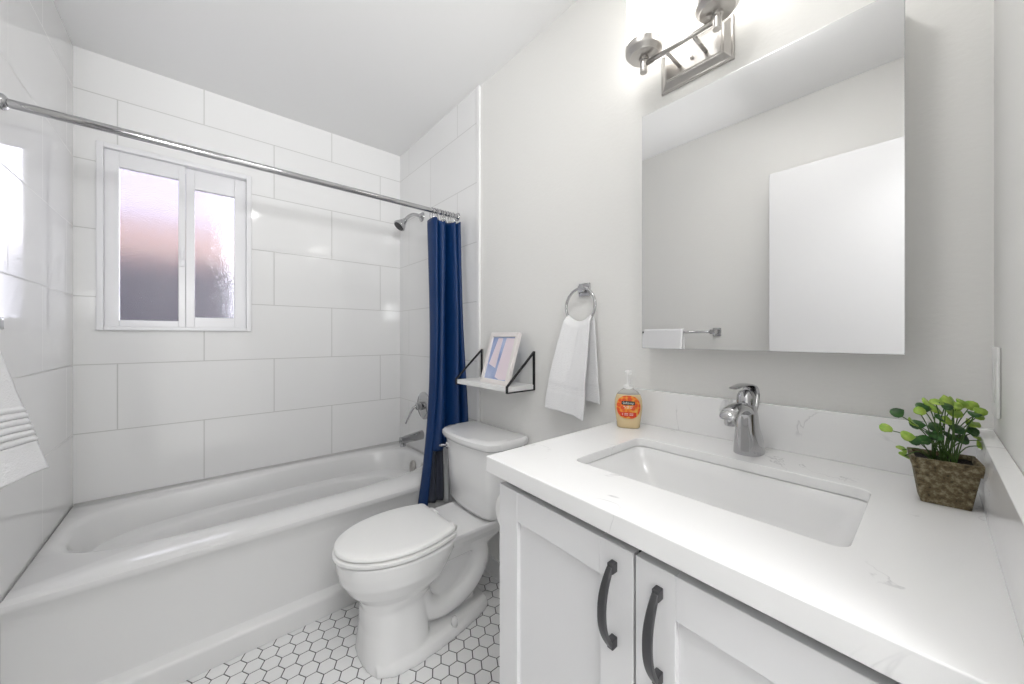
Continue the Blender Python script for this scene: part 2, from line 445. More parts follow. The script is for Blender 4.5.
# outdoors seen through the privacy glass
bm = B(); box(bm, -6, 8, 0.2, 14, -0.5, -0.45); struct(link('ground_outside', bm, M['ground']))
root = empty('neighbor_house', (-2.0, 3.2, -0.45)); tag(root, 'peach stucco neighbouring house blurred behind the privacy glass of the window', 'building')
bm = B(); box(bm, -4.0, 2.84, 0.0, 3.0, 0, 2.95); link('wall', bm, M['stucco'], root)
bm = B(); box(bm, -4.2, 2.86, -0.10, 3.3, 2.95, 3.03); link('eave', bm, M['eave'], root)
bm = B(); loft(bm, [[(-4.2, -.1, 3.03), (-4.2, 3.3, 3.03), (-4.2, 3.3, 4.25), (-4.2, .9, 4.25)], [(2.86, -.1, 3.03), (2.86, 3.3, 3.03), (2.86, 3.3, 4.25), (2.86, .9, 4.25)]]); bmesh.ops.recalc_face_normals(bm, faces=bm.faces); link('roof', bm, M['roof'], root)
root = empty('garden_fence', (-2.0, 2.3, -0.45)); tag(root, 'dark board fence blurred behind the lower window panes', 'fence')
bm = B()
for i in range(24): box(bm, -2.0 + i * 0.2, -2.0 + i * 0.2 + 0.19, 0, 0.03, 0, 2.36)
link('board_panel', bm, M['fence'], root)
bm = B(); box(bm, -2.0, 2.8, 0.03, 0.07, 1.6, 1.7); box(bm, -2.0, 2.8, 0.03, 0.07, 0.3, 0.4); link('rail', bm, M['fence'], root)

# ------------------------------------------------------------------ bathtub
def tub():
    root = empty('bathtub', (0.747, -0.38, 0)); tag(root, 'white alcove bathtub with a flat apron, under the window', 'bathtub')
    ox, oy = 0.747, -0.38
    x0, x1, yb, yf, zt = 0.003, TX - 0.003, -0.003, -0.775, TUB_Z
    bm = B()
    n = 96
    def outer(z, ins=0.0, drop=0.0):
        # rectangle ring sampled to match the angle of the basin points
        out = []
        cx, cy = 0.735, -0.365
        a0, a1, b0, b1 = x0 + ins, x1 - ins, yf + ins, yb - ins
        for k in range(n):
            a = 2 * PI * k / n; c, s = math.cos(a), math.sin(a)
            tx = ((a1 - cx) / c) if c > 1e-9 else ((a0 - cx) / c if c < -1e-9 else 1e9)
            ty = ((b1 - cy) / s) if s > 1e-9 else ((b0 - cy) / s if s < -1e-9 else 1e9)
            t = min(tx, ty)
            out.append([cx + t * c, cy + t * s, z])
        # snap the nearest samples to the corners
        for qx, qy in ((a0, b0), (a1, b0), (a1, b1), (a0, b1)):
            p = min(out, key=lambda p: (p[0] - qx) ** 2 + (p[1] - qy) ** 2); p[0], p[1] = qx, qy
        return out
    def basin(cx, cy, hx, hy, e, z, egg=0.0):
        out = []
        for k in range(n):
            a = 2 * PI * k / n; c, s = math.cos(a), math.sin(a)
            r = (abs(c / hx) ** e + abs(s / hy) ** e) ** (-1 / e)
            out.append((cx + r * c, cy + r * s, z))
        return out
    rings = [outer(0.0), outer(zt - 0.004), outer(zt, 0.004)]
    c = (0.735, -0.365)
    rings += [basin(0.742, -0.358, .712, .288, 3.5, zt + .000),
              basin(0.742, -0.358, .706, .282, 3.5, zt - .002),
              basin(0.746, -0.358, .694, .271, 3.5, zt - .008),
              basin(0.747, -0.357, .688, .264, 3.5, zt - .018),
              basin(0.753, -0.355, .672, .252, 3.3, zt - .085),
              basin(0.756, -0.354, .664, .246, 3.2, zt - .115),
              basin(0.750, -0.350, .575, .222, 3.0, zt - .125),
              basin(0.765, -0.348, .545, .210, 3.0, zt - .140),
              basin(0.790, -0.348, .500, .195, 3.2, zt - .250),
              basin(0.800, -0.348, .475, .180, 3.2, zt - .310),
              basin(0.800, -0.348, .440, .155, 3.0, zt - .335)]
    rings = [[(p[0] - ox, p[1] - oy, p[2]) for p in r] for r in rings]
    loft(bm, rings, cap0=False, cap1=True)
    o = link('basin', bm, M['tub'], root, angle=50)
    # apron: profile in y-z swept along x
    bm = B()
    prof = [(-0.770, zt - .001), (-0.782, zt - .003), (-0.790, zt - .010), (-0.792, zt - .022), (-0.789, zt - .034), (-0.781, zt - .046),
            (-0.779, zt - .09), (-0.779, 0.105), (-0.782, 0.096), (-0.806, 0.082), (-0.812, 0.077), (-0.815, 0.068), (-0.815, 0.001), (-0.770, 0.001)]
    rings = [[(x - ox, y - oy, z) for (y, z) in prof] for x in (x0 + .001, x0 + .3, x0 + .6, x0 + .9, x0 + 1.2, x1 - .001)]
    loft(bm, rings)
    link('apron', bm, M['apron'], root, angle=35)
    # overflow plate
    bm = B(); lathe(bm, [(0.034, 0.0), (0.036, 0.006), (0.030, 0.011), (0.008, 0.013)], (0, 0, 0), '-x', 28)
    p = P(0.955, 2.10, -0.815) ; ov = link('overflow_plate', bm, M['nickel'], root, smooth=True)
    ov.location = (1.424 - ox, -0.352 - oy, zt - 0.068); ov.rotation_euler = (0, math.radians(14), 0)
    bm = B(); box(bm, -0.017, -0.012, -0.005, 0.005, -0.014, 0.014)
    lv = link('overflow_lever', bm, M['nickel'], ov, bevel=0.001)
    bm = B(); lathe(bm, [(0.03, 0.0), (0.032, 0.003), (0.012, 0.006)], (1.15 - ox, -0.348 - oy, zt - .336), 'z', 24); link('drain', bm, M['chrome'], root, smooth=True)
tub()

# ------------------------------------------------------------------ plumbing trim on the tiled wall
def plumbing():
    y = CY + 2.12
    # shower head
    z = CZ + 0.765
    root = empty('shower_fixture', (TX, y, z)); tag(root, 'chrome shower head on a bent arm high on the tiled wall', 'shower head')
    bm = B(); lathe(bm, [(0.030, 0.0), (0.030, 0.004), (0.022, 0.012), (0.012, 0.015)], (0, 0, 0), '-x', 24); link('flange', bm, M['chrome'], root, smooth=True)
    bm = B(); tube(bm, spline([(-0.005, 0, 0), (-0.05, 0, 0.004), (-0.085, 0, -0.012), (-0.118, 0, -0.048)], 6), 0.0105, 14); link('shower_arm', bm, M['chrome'], root, smooth=True)
    bm = B(); lathe(bm, [(0.011, -0.005), (0.016, 0.0), (0.016, 0.012), (0.020, 0.016), (0.034, 0.045), (0.038, 0.056), (0.036, 0.062), (0.031, 0.062)], (0, 0, 0), 'z', 28)
    hd = link('spray_head', bm, M['chrome'], root, smooth=True); hd.location = (-0.115, 0, -0.045); hd.rotation_euler = (0, math.radians(-139), 0)
    bm = B(); lathe(bm, [(0.0315, 0.0), (0.030, 0.0035), (0.01, 0.004)], (0, 0, 0.061), 'z', 28); link('nozzle_face', bm, M['dark_nozzle'], hd)
    # valve
    root = empty('shower_valve', (TX, y - 0.03, CZ - 0.432)); tag(root, 'round chrome tub valve plate with a curved lever, above the tub spout', 'faucet valve')
    bm = B(); lathe(bm, [(0.085, 0.0), (0.086, 0.005), (0.080, 0.010), (0.045, 0.014), (0.030, 0.016)], (0, 0, 0), '-x', 36); link('escutcheon', bm, M['chrome'], root, angle=40)
    bm = B(); lathe(bm, [(0.026, 0.01), (0.026, 0.035), (0.023, 0.055), (0.015, 0.06)], (0, 0, 0), '-x', 24); link('valve_hub', bm, M['chrome'], root, angle=40)
    bm = B(); tube(bm, spline([(-0.05, 0.0, 0.0), (-0.068, 0.006, -0.004), (-0.083, 0.016, -0.03), (-0.105, 0.02, -0.075), (-0.115, 0.022, -0.10)], 6), [0.013] * 6 + [0.011] * 8 + [0.009] * 11, 12, flat=0.7); link('lever', bm, M['chrome'], root, smooth=True)
    # spout
    root = empty('tub_spout', (TX, y + 0.0, CZ - 0.622)); tag(root, 'chrome tub spout over the right end of the bathtub', 'tub spout')
    bm = B(); rings = []
    for t in [i / 12 for i in range(13)]:
        x = -0.145 * t; r = 0.029 - 0.007 * t; dz = -0.012 * t
        rings.append([(x, r * math.cos(a) * 0.95, dz + r * math.sin(a) * (1.0 if math.sin(a) > 0 else 1.0)) for a in [2 * PI * k / 20 for k in range(20)]])
    loft(bm, rings); 
    lathe(bm, [(0.019, -0.042), (0.018, 0.0)], (-0.128, 0, -0.006), 'z', 18)
    link('spout_body', bm, M['chrome'], root, angle=50)
plumbing()

# ------------------------------------------------------------------ curtain rod, curtain, liner
RODY, RODZ = CY + 1.6976, CZ + 0.658
def curtain_rod():
    root = empty('curtain_rod', (0.747, RODY, RODZ)); tag(root, 'straight chrome shower curtain rod spanning wall to wall above the bathtub', 'curtain rod')
    bm = B(); lathe(bm, [(0.0125, -0.744), (0.0125, 0.744)], (0, 0, 0), 'x', 20); link('rod', bm, M['chrome'], root, angle=40)
    for s in (-1, 1):
        bm = B(); lathe(bm, [(0.022, 0.746), (0.022, 0.742), (0.018, 0.737), (0.014, 0.734)], (0, 0, 0), 'x', 24)
        if s < 0: bmesh.ops.rotate(bm, verts=bm.verts, cent=(0, 0, 0), matrix=Matrix.Rotation(PI, 3, 'Z'))
        link('end_flange', bm, M['chrome'], root, angle=40)
curtain_rod()
def sheet(name, m, parent, fn, nu, nv, thick=0.002):
    bm = B(); V = [[bm.verts.new(fn(i / nu, j / nv)) for i in range(nu + 1)] for j in range(nv + 1)]
    for j in range(nv):
        for i in range(nu): bm.faces.new((V[j][i], V[j][i + 1], V[j + 1][i + 1], V[j + 1][i]))
    o = link(name, bm, m, parent, smooth=True)
    sd = o.modifiers.new('solid', 'SOLIDIFY'); sd.thickness = thick; sd.offset = 0
    return o
def curtain():
    root = empty('shower_curtain', (1.40, RODY, 0.3)); tag(root, 'navy blue shower curtain bunched in folds at the right end of the rod', 'shower curtain')
    ox, oy, oz = 1.40, RODY, 0.3
    zt = RODZ - 0.055
    def fn(u, v):
        # v=0 at the top, 1 at the hem
        top0, top1 = 1.325, 1.470
        bot0, bot1 = 1.236, 1.470
        e = v ** 1.15; e2 = v ** 2.7
        x = (top0 + (top1 - top0) * u) * (1 - e2) + (bot0 + (bot1 - bot0) * u) * e2
        hem = 0.33 + 0.27 * min(1, max(0, (u - 0.13) / 0.04)) 
        z = zt + (hem - zt) * v + 0.008 * math.sin(u * 2 * PI * 5.5) * (1 - v)
        amp = 0.040 * (1 - 0.3 * v)
        ph = (u + .06 * math.sin(u * 7)) * 2 * PI * 3.6 + 0.5 * math.sin(3 * v) + 2.6 
        y = RODY - 0.010 - (0.058 + 0.05 * u) * e - 0.03 * u + amp * math.sin(ph) * (1 + 0.25 * math.sin(u * 9 + 2)) + 0.004 * math.sin(7 * v + u * 12)
        x += 0.010 * math.cos(ph * 1.0) * (1 - v * .4)
        return (x - ox, y - oy, z - oz)
    sheet('curtain_cloth', M['curtain'], root, fn, 160, 70)
    for i in range(9):
        u = (i + 0.5) / 9; x = 1.328 + 0.14 * u
        pts = []
        tilt = random.uniform(-0.5, 0.5)
        for k in range(24):
            a = 2 * PI * k / 24
            pts.append((x - ox + 0.019 * math.cos(a) * math.sin(tilt) * 0.6, RODY - oy + 0.019 * math.cos(a), RODZ - 0.020 - oz + 0.036 * math.sin(a)))
        bm = B(); tube(bm, pts, 0.0017, 8, closed=True); link('curtain_ring', bm, M['chrome'], root, smooth=True)
    # liner hanging just behind the navy cloth
    root = empty('shower_liner', (1.36, RODY, 0.3)); tag(root, 'slate grey curtain liner showing below the navy curtain, beside the toilet tank', 'curtain liner')
    def fl(u, v):
        x = 1.290 + 0.090 * u
        z = 0.66 + (0.325 - 0.66) * v
        return (x - 1.36, -0.045 - 0.008 * v + 0.010 * math.sin(u * 2 * PI * 2 + 1), z - 0.3)
    sheet('liner_cloth', M['liner'], root, fl, 60, 20)
    def fw(u, v):
        x = 1.372 + 0.036 * u
        z = 0.64 + (0.33 - 0.66) * v
        return (x - 1.36, -0.068 + 0.010 * math.sin(u * 2 * PI * 2) , z - 0.3)
    sheet('liner_hem', M['liner_clear'], root, fw, 30, 12)
    root.children[1]['label'] = 'pale translucent liner strip'
curtain()

# ------------------------------------------------------------------ toilet
def toilet():
    cy = CY + 1.336
    root = empty('toilet', (WX, cy, 0)); tag(root, 'white two-piece toilet with closed lid between the bathtub and vanity', 'toilet')
    # local: x = -l (distance from wall), y across
    def egg(l0, l1, hw, z, n=64, back=3.2, front=2.0, peak=0.44):
        # l0 back, l1 front
        lc = l0 + (l1 - l0) * peak; out = []
        for k in range(n):
            a = 2 * PI * k / n; c, s = math.cos(a), math.sin(a)
            if c > 0: e, hl = front, l1 - lc
            else: e, hl = back, lc - l0
            out.append((-(lc + hl * math.copysign(abs(c) ** (2 / e), c)), -hw * math.copysign(abs(s) ** (2 / e), s), z))
        return out
    bm = B()
    # bowl and front column
    loft(bm, [egg(.41, .652, .142, 0.0, back=3, front=2.8, peak=.5), egg(.41, .648, .130, .05, back=3, front=2.8, peak=.5), egg(.41, .644, .116, .12, back=3, front=2.6, peak=.5),
              egg(.41, .645, .106, .19, back=3, front=2.5, peak=.5), egg(.38, .655, .115, .225, back=2.6, front=2.3), egg(.34, .690, .142, .262, back=2.6, front=2.1), egg(.32, .716, .162, .305, back=2.6),
              egg(.31, .726, .169, .345, back=3), egg(.30, .730, .171, .380, back=3), egg(.30, .730, .170, .386, back=3)])
    def rr(l0, l1, hw, z, r=.03): return [(-p[0], p[1], p[2]) for p in reversed(rrect((l0 + l1) / 2, 0, (l1 - l0) / 2, hw, r, z))]
    loft(bm, [rr(.12, .40, .070, .26), rr(.06, .42, .095, .31), rr(.03, .44, .120, .345), rr(.02, .46, .135, .375), rr(.02, .46, .135, .387)])
    # low foot that narrows to the back
    def foot(z, ins):
        half = [(.14, .085), (.20, .110), (.30, .132), (.40, .147), (.50, .153), (.58, .145), (.63, .112)]
        pts = [(-l, -(w - ins), z) for l, w in half] + [(-l, (w - ins), z) for l, w in reversed(half)]
        return pts
    loft(bm, [foot(0, 0), foot(.018, .001), foot(.034, .010), foot(.042, .03)])
    loft(bm, [rr(.18, .50, .050, .02), rr(.17, .50, .046, .20), rr(.16, .45, .050, .33)])
    path = spline([(-.455, 0, .20), (-.430, 0, .135), (-.385, 0, .098), (-.32, 0, .092), (-.25, 0, .112), (-.195, 0, .155), (-.168, 0, .21), (-.172, 0, .262), (-.205, 0, .305), (-.26, 0, .335), (-.32, 0, .35)], 6)
    for sy in (-1, 1):
        tube(bm, [(p.x, sy * 0.052, p.z) for p in path], 0.043, 20)
    o = link('bowl', bm, M['ceramic'], root, smooth=True)
    rm = o.modifiers.new('remesh', 'REMESH'); rm.mode = 'VOXEL'; rm.voxel_size = 0.0042; rm.use_smooth_shade = True
    sm = o.modifiers.new('smooth', 'SMOOTH'); sm.iterations = 7; sm.factor = 0.5
    # bolt cap
    for sy in (-1, 1):
        bm = B(); lathe(bm, [(0.013, 0.0), (0.013, 0.022), (0.009, 0.034), (0.003, 0.037)], (-.33, sy * .116, 0.030), 'z', 16); link('bolt_cap', bm, M['ceramic'], root, smooth=True)
    # seat and lid
    bm = B()
    def ring(z, ins):
        l0, lc, l1, hw = .328 + ins, .50, .738 - ins, .174 - ins
        out = []
        N = 40
        for k in range(N + 1):
            a = -PI / 2 + PI * k / N
            out.append((-(lc + (l1 - lc) * math.cos(a)), -hw * math.sin(a), z))
        side = []
        for k in range(1, 9):
            t = k / 9
            side.append((lc - (lc - l0 - .02) * t, hw * (1 - .17 * t * t)))
        we = hw * .825
        side += [(l0 + .012, we - .001), (l0 + .004, we - .006), (l0, we - .016)]
        out += [(-l, -w, z) for l, w in side] + [(-l, w, z) for l, w in reversed(side)]
        return out
    loft(bm, [ring(.3905, .016), ring(.3915, .003), ring(.394, 0), ring(.404, 0.0), ring(.4072, .004)]); link('seat', bm, M['white_plastic'], root, angle=50)
    bm = B()
    loft(bm, [ring(.4128, .018), ring(.4134, .006), ring(.415, .004), ring(.423, .005), ring(.427, .010), ring(.4305, .03), ring(.432, .08), ring(.4325, .13)]); link('lid', bm, M['white_plastic'], root, angle=50)
    for sy in (-1, 1):
        bm = B(); lathe(bm, [(0.013, -.022), (0.013, .022)], (-.318, sy * .075, .402), 'y', 14); link('hinge', bm, M['white_plastic'], root, smooth=True)
    # tank
    def tk(l0, l1, hw, z, bow, n=10):
        out = []
        # back edge straight, front bowed; rounded corners approximated
        pts = []
        r = .03
        for (cx_, cy_, a0) in ((l0 + r * .5, -hw + r * .5, PI), (None, None, None), (l0 + r * .5, hw - r * .5, PI / 2)):
            pass
        N = 22
        for k in range(N + 1):                    # front, from y=-hw to hw
            t = -1 + 2 * k / N; yy = hw * math.copysign(abs(math.sin(t * PI / 2)) ** 1.0, t)
            l = l1 + bow * (1 - (yy / hw) ** 2) - .045 * max(0, (abs(yy / hw) - .82) / .18) ** 2.2
            out.append((-l, yy, z))
        for k in range(1, 4): out.append((-(l0 + (l1 - .045 - l0) * (1 - k / 4)), hw, z))
        out.append((-l0 - .0, hw - .012, z))
        out.append((-l0, 0, z))
        out.append((-l0 - .0, -hw + .012, z))
        for k in range(3, 0, -1): out.append((-(l0 + (l1 - .045 - l0) * (1 - k / 4)), -hw, z))
        return list(reversed(out))
    bm = B()
    loft(bm, [tk(.05, .150, .135, .3865, .02), tk(.035, .172, .158, .398, .022), tk(.026, .182, .168, .42, .025), tk(.020, .190, .180, .56, .028), tk(.018, .194, .190, .697, .03)])
    t = link('tank', bm, M['ceramic'], root, angle=40)
    bm = B()
    loft(bm, [tk(.012, .200, .196, .694, .032), tk(.008, .206, .203, .699, .034), tk(.006, .209, .206, .711, .035), tk(.006, .208, .205, .724, .035), tk(.012, .201, .198, .732, .034), tk(.03, .18, .175, .734, .03)])
    link('tank_lid', bm, M['ceramic'], root, angle=40)
    bm = B(); lathe(bm, [(0.016, 0), (0.016, .006), (.008, .010)], (-.203, .145, .655), '-x', 18)
    tube(bm, spline([(-.214, .145, .655), (-.220, .165, .652), (-.218, .190, .645)], 5), [0.006] * 5 + [.008] * 6, 10)
    link('flush_lever', bm, M['chrome'], root, smooth=True)
toilet()
# ------------------------------------------------------------------ vanity
VX = CX + 0.486       # cabinet door faces
CT = CZ - 0.274       # counter top surface
CB = CT - 0.036
CY1 = CY + 0.672      # counter left end
CX1 = CX + 0.4725      # counter front
SPL = CZ - 0.166
VY0, VY1 = FY + 0.03, CY + 0.6365
SKEW = 0.040          # the vanity front stands very slightly out of square
def skew(o, ox, oy):
    for v in o.data.vertices:
        x, y = v.co.x + ox, v.co.y + oy
        v.co.x += SKEW * (y - CY) * min(1.0, max(0.0, (WX - x) / (WX - CX1)))
def vanity():
    root = empty('vanity_cabinet', (VX, CY + 0.294, 0)); tag(root, 'white shaker vanity cabinet with two doors below the quartz countertop', 'cabinet')
    ox, oy = VX, CY + 0.294
    zt = CB - 0.001
    bm = B()
    box(bm, VX + .075 - ox, WX - ox - .001, VY0 + .018 - oy, VY1 - .018 - oy, 0.09, 0.60, 1)
    box(bm, VX + .075 - ox, VX + .085 - ox, VY0 + .018 - oy, VY1 - .018 - oy, 0.60, zt, 1)
    box(bm, VX + .020 - ox, VX + .075 - ox, VY0 + .018 - oy, VY1 - .018 - oy, 0.09, 0.11, 1)
    box(bm, VX + .0195 - ox, WX - .001 - ox, VY0 - oy, VY0 + .018 - oy, 0.09, zt)
    box(bm, VX + .0195 - ox, WX - .001 - ox, VY1 - .018 - oy, VY1 - oy, 0.09, zt)
    box(bm, VX + .085 - ox, WX - ox - .001, VY0 - oy, VY1 - oy, 0.0, 0.09)
    link('body', bm, [M['vanity'], M['dark']], root)
    # shade in the door gaps comes from the dark colour on the body
    def door(y0, y1, hy):
        z0, z1 = 0.10, zt - .018
        s = 0.062; bm = B(); X0, X1 = -0.0, 0.019
        box(bm, X0, X1, y0, y0 + s, z0, z1); box(bm, X0, X1, y1 - s, y1, z0, z1)
        box(bm, X0, X1, y0 + s, y1 - s, z0, z0 + s); box(bm, X0, X1, y0 + s, y1 - s, z1 - s, z1)
        d = link('door', bm, M['vanity'], root, bevel=0.0012)
        bm = B(); box(bm, X0 + .010, X1 - .001, y0 + s - .0005, y1 - s + .0005, z0 + s - .0005, z1 - s + .0005)
        link('door_panel', bm, M['vanity'], d)
        # arched pull
        zc = CZ - 0.4215; hl = 0.059
        bm = B(); rings = []
        N = 18
        for k in range(N + 1):
            t = -1 + 2 * k / N
            bow = 0.0325 * (1 - abs(t) ** 2.4) ** .6 if abs(t) < 1 else 0
            x = -0.010 - 0.024 * (1 - abs(t) ** 2.2)
            z = zc + hl * 1.06 * t
            w = .0048 + .0022 * (1 - t * t); th = .0042 + .0012 * abs(t)
            rings.append([(x - th, hy - w, z), (x - th, hy + w, z), (x + th * .6, hy + w, z), (x + th * .6, hy - w, z)])
        loft(bm, rings)
        for sgn in (-1, 1):
            box(bm, -0.014, 0.0, hy - .0055, hy + .0055, zc + sgn * hl - .008, zc + sgn * hl + .008)
        link('handle', bm, M['gunmetal'], d, bevel=0.0015)
    door(0.002, 0.342, CY + 0.329 - oy)
    door(-0.345, -0.002, CY + 0.253 - oy)
    for o in root.children_recursive: skew(o, ox, oy)
vanity()
def counter():
    root = empty('countertop', (1.2, CY + .29, CT)); tag(root, 'white quartz countertop with thin grey veins and a low backsplash', 'countertop')
    ox, oy, oz = 1.2, CY + .29, CT
    # slab with a rounded rectangular cut-out, lofted as a ring: outer top -> hole
    sx0, sx1, sy0, sy1 = CX + .632, CX + .907, CY + .070, CY + .523
    cx, cy = (sx0 + sx1) / 2, (sy0 + sy1) / 2
    n = 6
    hole = rrect(cx, cy, (sx1 - sx0) / 2, (sy1 - sy0) / 2, .022, 0, n)
    X0, X1, Y0, Y1 = CX1, WX - .0005, FY + .0005, CY1
    outer = []
    for i, (qx, qy) in enumerate(((X1, Y1), (X0, Y1), (X0, Y0), (X1, Y0))):
        for k in range(n + 1):
            outer.append((qx, qy))
    bm = B()
    h = [bm.verts.new((p[0] - ox, p[1] - oy, 0)) for p in hole]
    h2 = [bm.verts.new((p[0] - ox, p[1] - oy, -.021)) for p in hole]
    cs = [bm.verts.new((q[0] - ox, q[1] - oy, 0)) for q in ((X1, Y1), (X0, Y1), (X0, Y0), (X1, Y0))]
    cl = [bm.verts.new((q[0] - ox, q[1] - oy, CB - oz)) for q in ((X1, Y1), (X0, Y1), (X0, Y0), (X1, Y0))]
    N = len(h)
    for i in range(N):
        j = (i + 1) % N; ci, cj = i // (n + 1), j // (n + 1)
        if ci == cj:
            bm.faces.new((h[j], h[i], cs[ci])); bm.faces.new((h2[i], h2[j], cl[ci]))
        else:
            bm.faces.new((h[j], h[i], cs[ci], cs[cj])); bm.faces.new((h2[i], h2[j], cl[cj], cl[ci]))
        bm.faces.new((h[i], h[j], h2[j], h2[i]))
    for i in range(4):
        j = (i + 1) % 4; bm.faces.new((cs[j], cs[i], cl[i], cl[j]))
    bmesh.ops.recalc_face_normals(bm, faces=bm.faces)
    hv = set(h) | set(h2)
    for v in cs + cl:
        if v.co.x + ox < CX1 + .01: v.co.x += SKEW * (v.co.y + oy - CY)
    link('slab', bm, M['quartz'], root, bevel=0.0022)
    bm = B(); box(bm, WX - .020 - ox, WX - .0005 - ox, FY + .0005 - oy, CY + .630 - oy, 0, SPL - oz); link('backsplash', bm, M['quartz'], root, bevel=0.0015)
    bm = B(); box(bm, CX1 + .01 - ox, WX - .0205 - ox, FY + .0005 - oy, FY + .020 - oy, 0, SPL - oz); link('side_splash', bm, M['quartz'], root, bevel=0.0015)
    # sink
    root = empty('sink', (cx, cy, CT - .021)); tag(root, 'white rectangular undermount sink basin set below the countertop', 'sink')
    bm = B(); hx, hy = (sx1 - sx0) / 2, (sy1 - sy0) / 2
    R = lambda ix, iy, r, z: rrect(0, 0, hx + ix, hy + iy, r, z, 8)
    rings = [R(.022, .022, .03, -.0005), R(.004, .004, .026, -.0005), R(.001, .001, .026, -.004), R(-.006, -.006, .03, -.03), R(-.016, -.03, .035, -.08), R(-.03, -.075, .045, -.108), R(-.055, -.115, .045, -.122), R(-.10, -.16, .02, -.127)]
    out = [R(.0, .0, .03, -.16), R(.022, .022, .03, -.10)]
    loft(bm, [R(-.05, -.08, .03, -.145), R(-.005, -.04, .03, -.13), R(.006, .0, .03, -.09), R(.022, .022, .03, -.02)] + rings, cap0=True, cap1=True)
    link('basin', bm, M['ceramic'], root, angle=60)
    bm = B(); lathe(bm, [(0.021, 0), (0.022, .002), (.017, .004), (.006, .005)], (0, 0, -.127), 'z', 24); link('drain', bm, M['chrome'], root, smooth=True)
counter()
def faucet():
    loc = (CX + .985, CY + .285, CT + .0003); root = empty('faucet', loc); tag(root, 'single-lever chrome faucet standing on the countertop behind the sink', 'faucet')
    # body: tapering column leaning to the sink (-x)
    bm = B(); rings = []
    for z, xc, hx, hy, e in ((0, .008, .043, .030, 2.3), (.005, .008, .043, .030, 2.3), (.03, .005, .039, .028, 2.3), (.06, -.004, .031, .0235, 2.2), (.09, -.010, .026, .0225, 2.1), (.108, -.014, .023, .0215, 2), (.118, -.016, .018, .017, 2), (.122, -.016, .008, .008, 2)):
        rings.append(superell(xc, 0, hx, hy, e, z, 36))
    loft(bm, rings)
    path = spline([(-.005, 0, .090), (-.045, 0, .109), (-.085, 0, .114), (-.118, 0, .108), (-.138, 0, .100)], 6)
    fr = []
    for i, p in enumerate(path):
        t = i / (len(path) - 1); k_ = math.sqrt(max(.03, 1 - max(0, (t - .72) / .28) ** 2)); w = (.020 - .001 * t) * (.35 + .65 * k_); th = (.015 - .004 * t) * k_
        fr.append([(p.x, w * math.cos(a), p.z + th * math.sin(a) * (1 if math.sin(a) > 0 else .8)) for a in [2 * PI * k / 24 for k in range(24)]])
    loft(bm, fr)
    link('faucet_body', bm, M['chrome'], root, angle=45)
    bm = B(); lathe(bm, [(0.011, .082), (0.012, .086), (0.0125, .104)], (-.114, 0, 0), 'z', 20); link('aerator', bm, M['chrome'], root, angle=45)
    bm = B(); lathe(bm, [(0.019, .116), (0.020, .122), (.0185, .136), (.014, .146), (.005, .150)], (-.014, 0, 0), 'z', 24)
    path = spline([(.010, 0, .100), (.022, 0, .118), (.025, 0, .140), (.012, 0, .156), (-.014, 0, .162), (-.05, 0, .1635), (-.096, 0, .161)], 6)
    fr = []
    for i, p in enumerate(path):
        t = i / (len(path) - 1); w = .017 + .003 * math.sin(t * PI) - .008 * t; th = .0050 - .0022 * t
        q = path[min(i + 1, len(path) - 1)] - path[max(i - 1, 0)]; nx, nz = -q.z, q.x; L = math.hypot(nx, nz); nx /= L; nz /= L
        fr.append([(p.x + nx * th * math.sin(a), w * math.cos(a), p.z + nz * th * math.sin(a)) for a in [2 * PI * k / 20 for k in range(20)]])
    loft(bm, fr)
    link('lever', bm, M['chrome'], root, angle=45)
faucet()

# ------------------------------------------------------------------ toilet paper roll
root = empty('toilet_paper_roll', (CX + .645, CY + .700, CZ - .452)); tag(root, 'white toilet paper roll on the cabinet side, mostly hidden by its corner', 'toilet paper')
bm = B(); lathe(bm, [(0.021, -.052), (0.055, -.052), (0.056, -.05), (0.056, .05), (0.055, .052), (0.021, .052)], (0, 0, 0), 'x', 36); link('paper', bm, M['paper'], root, angle=40)
bm = B(); lathe(bm, [(0.007, -.058), (0.007, .066)], (0, 0, 0), 'x', 14); lathe(bm, [(0.007, -.0640), (0.007, 0.0)], (.062, 0, 0), 'y', 14); lathe(bm, [(0.020, -.0640), (0.020, -.057)], (.062, 0, 0), 'y', 20); link('holder_arm', bm, M['chrome'], root, angle=40)

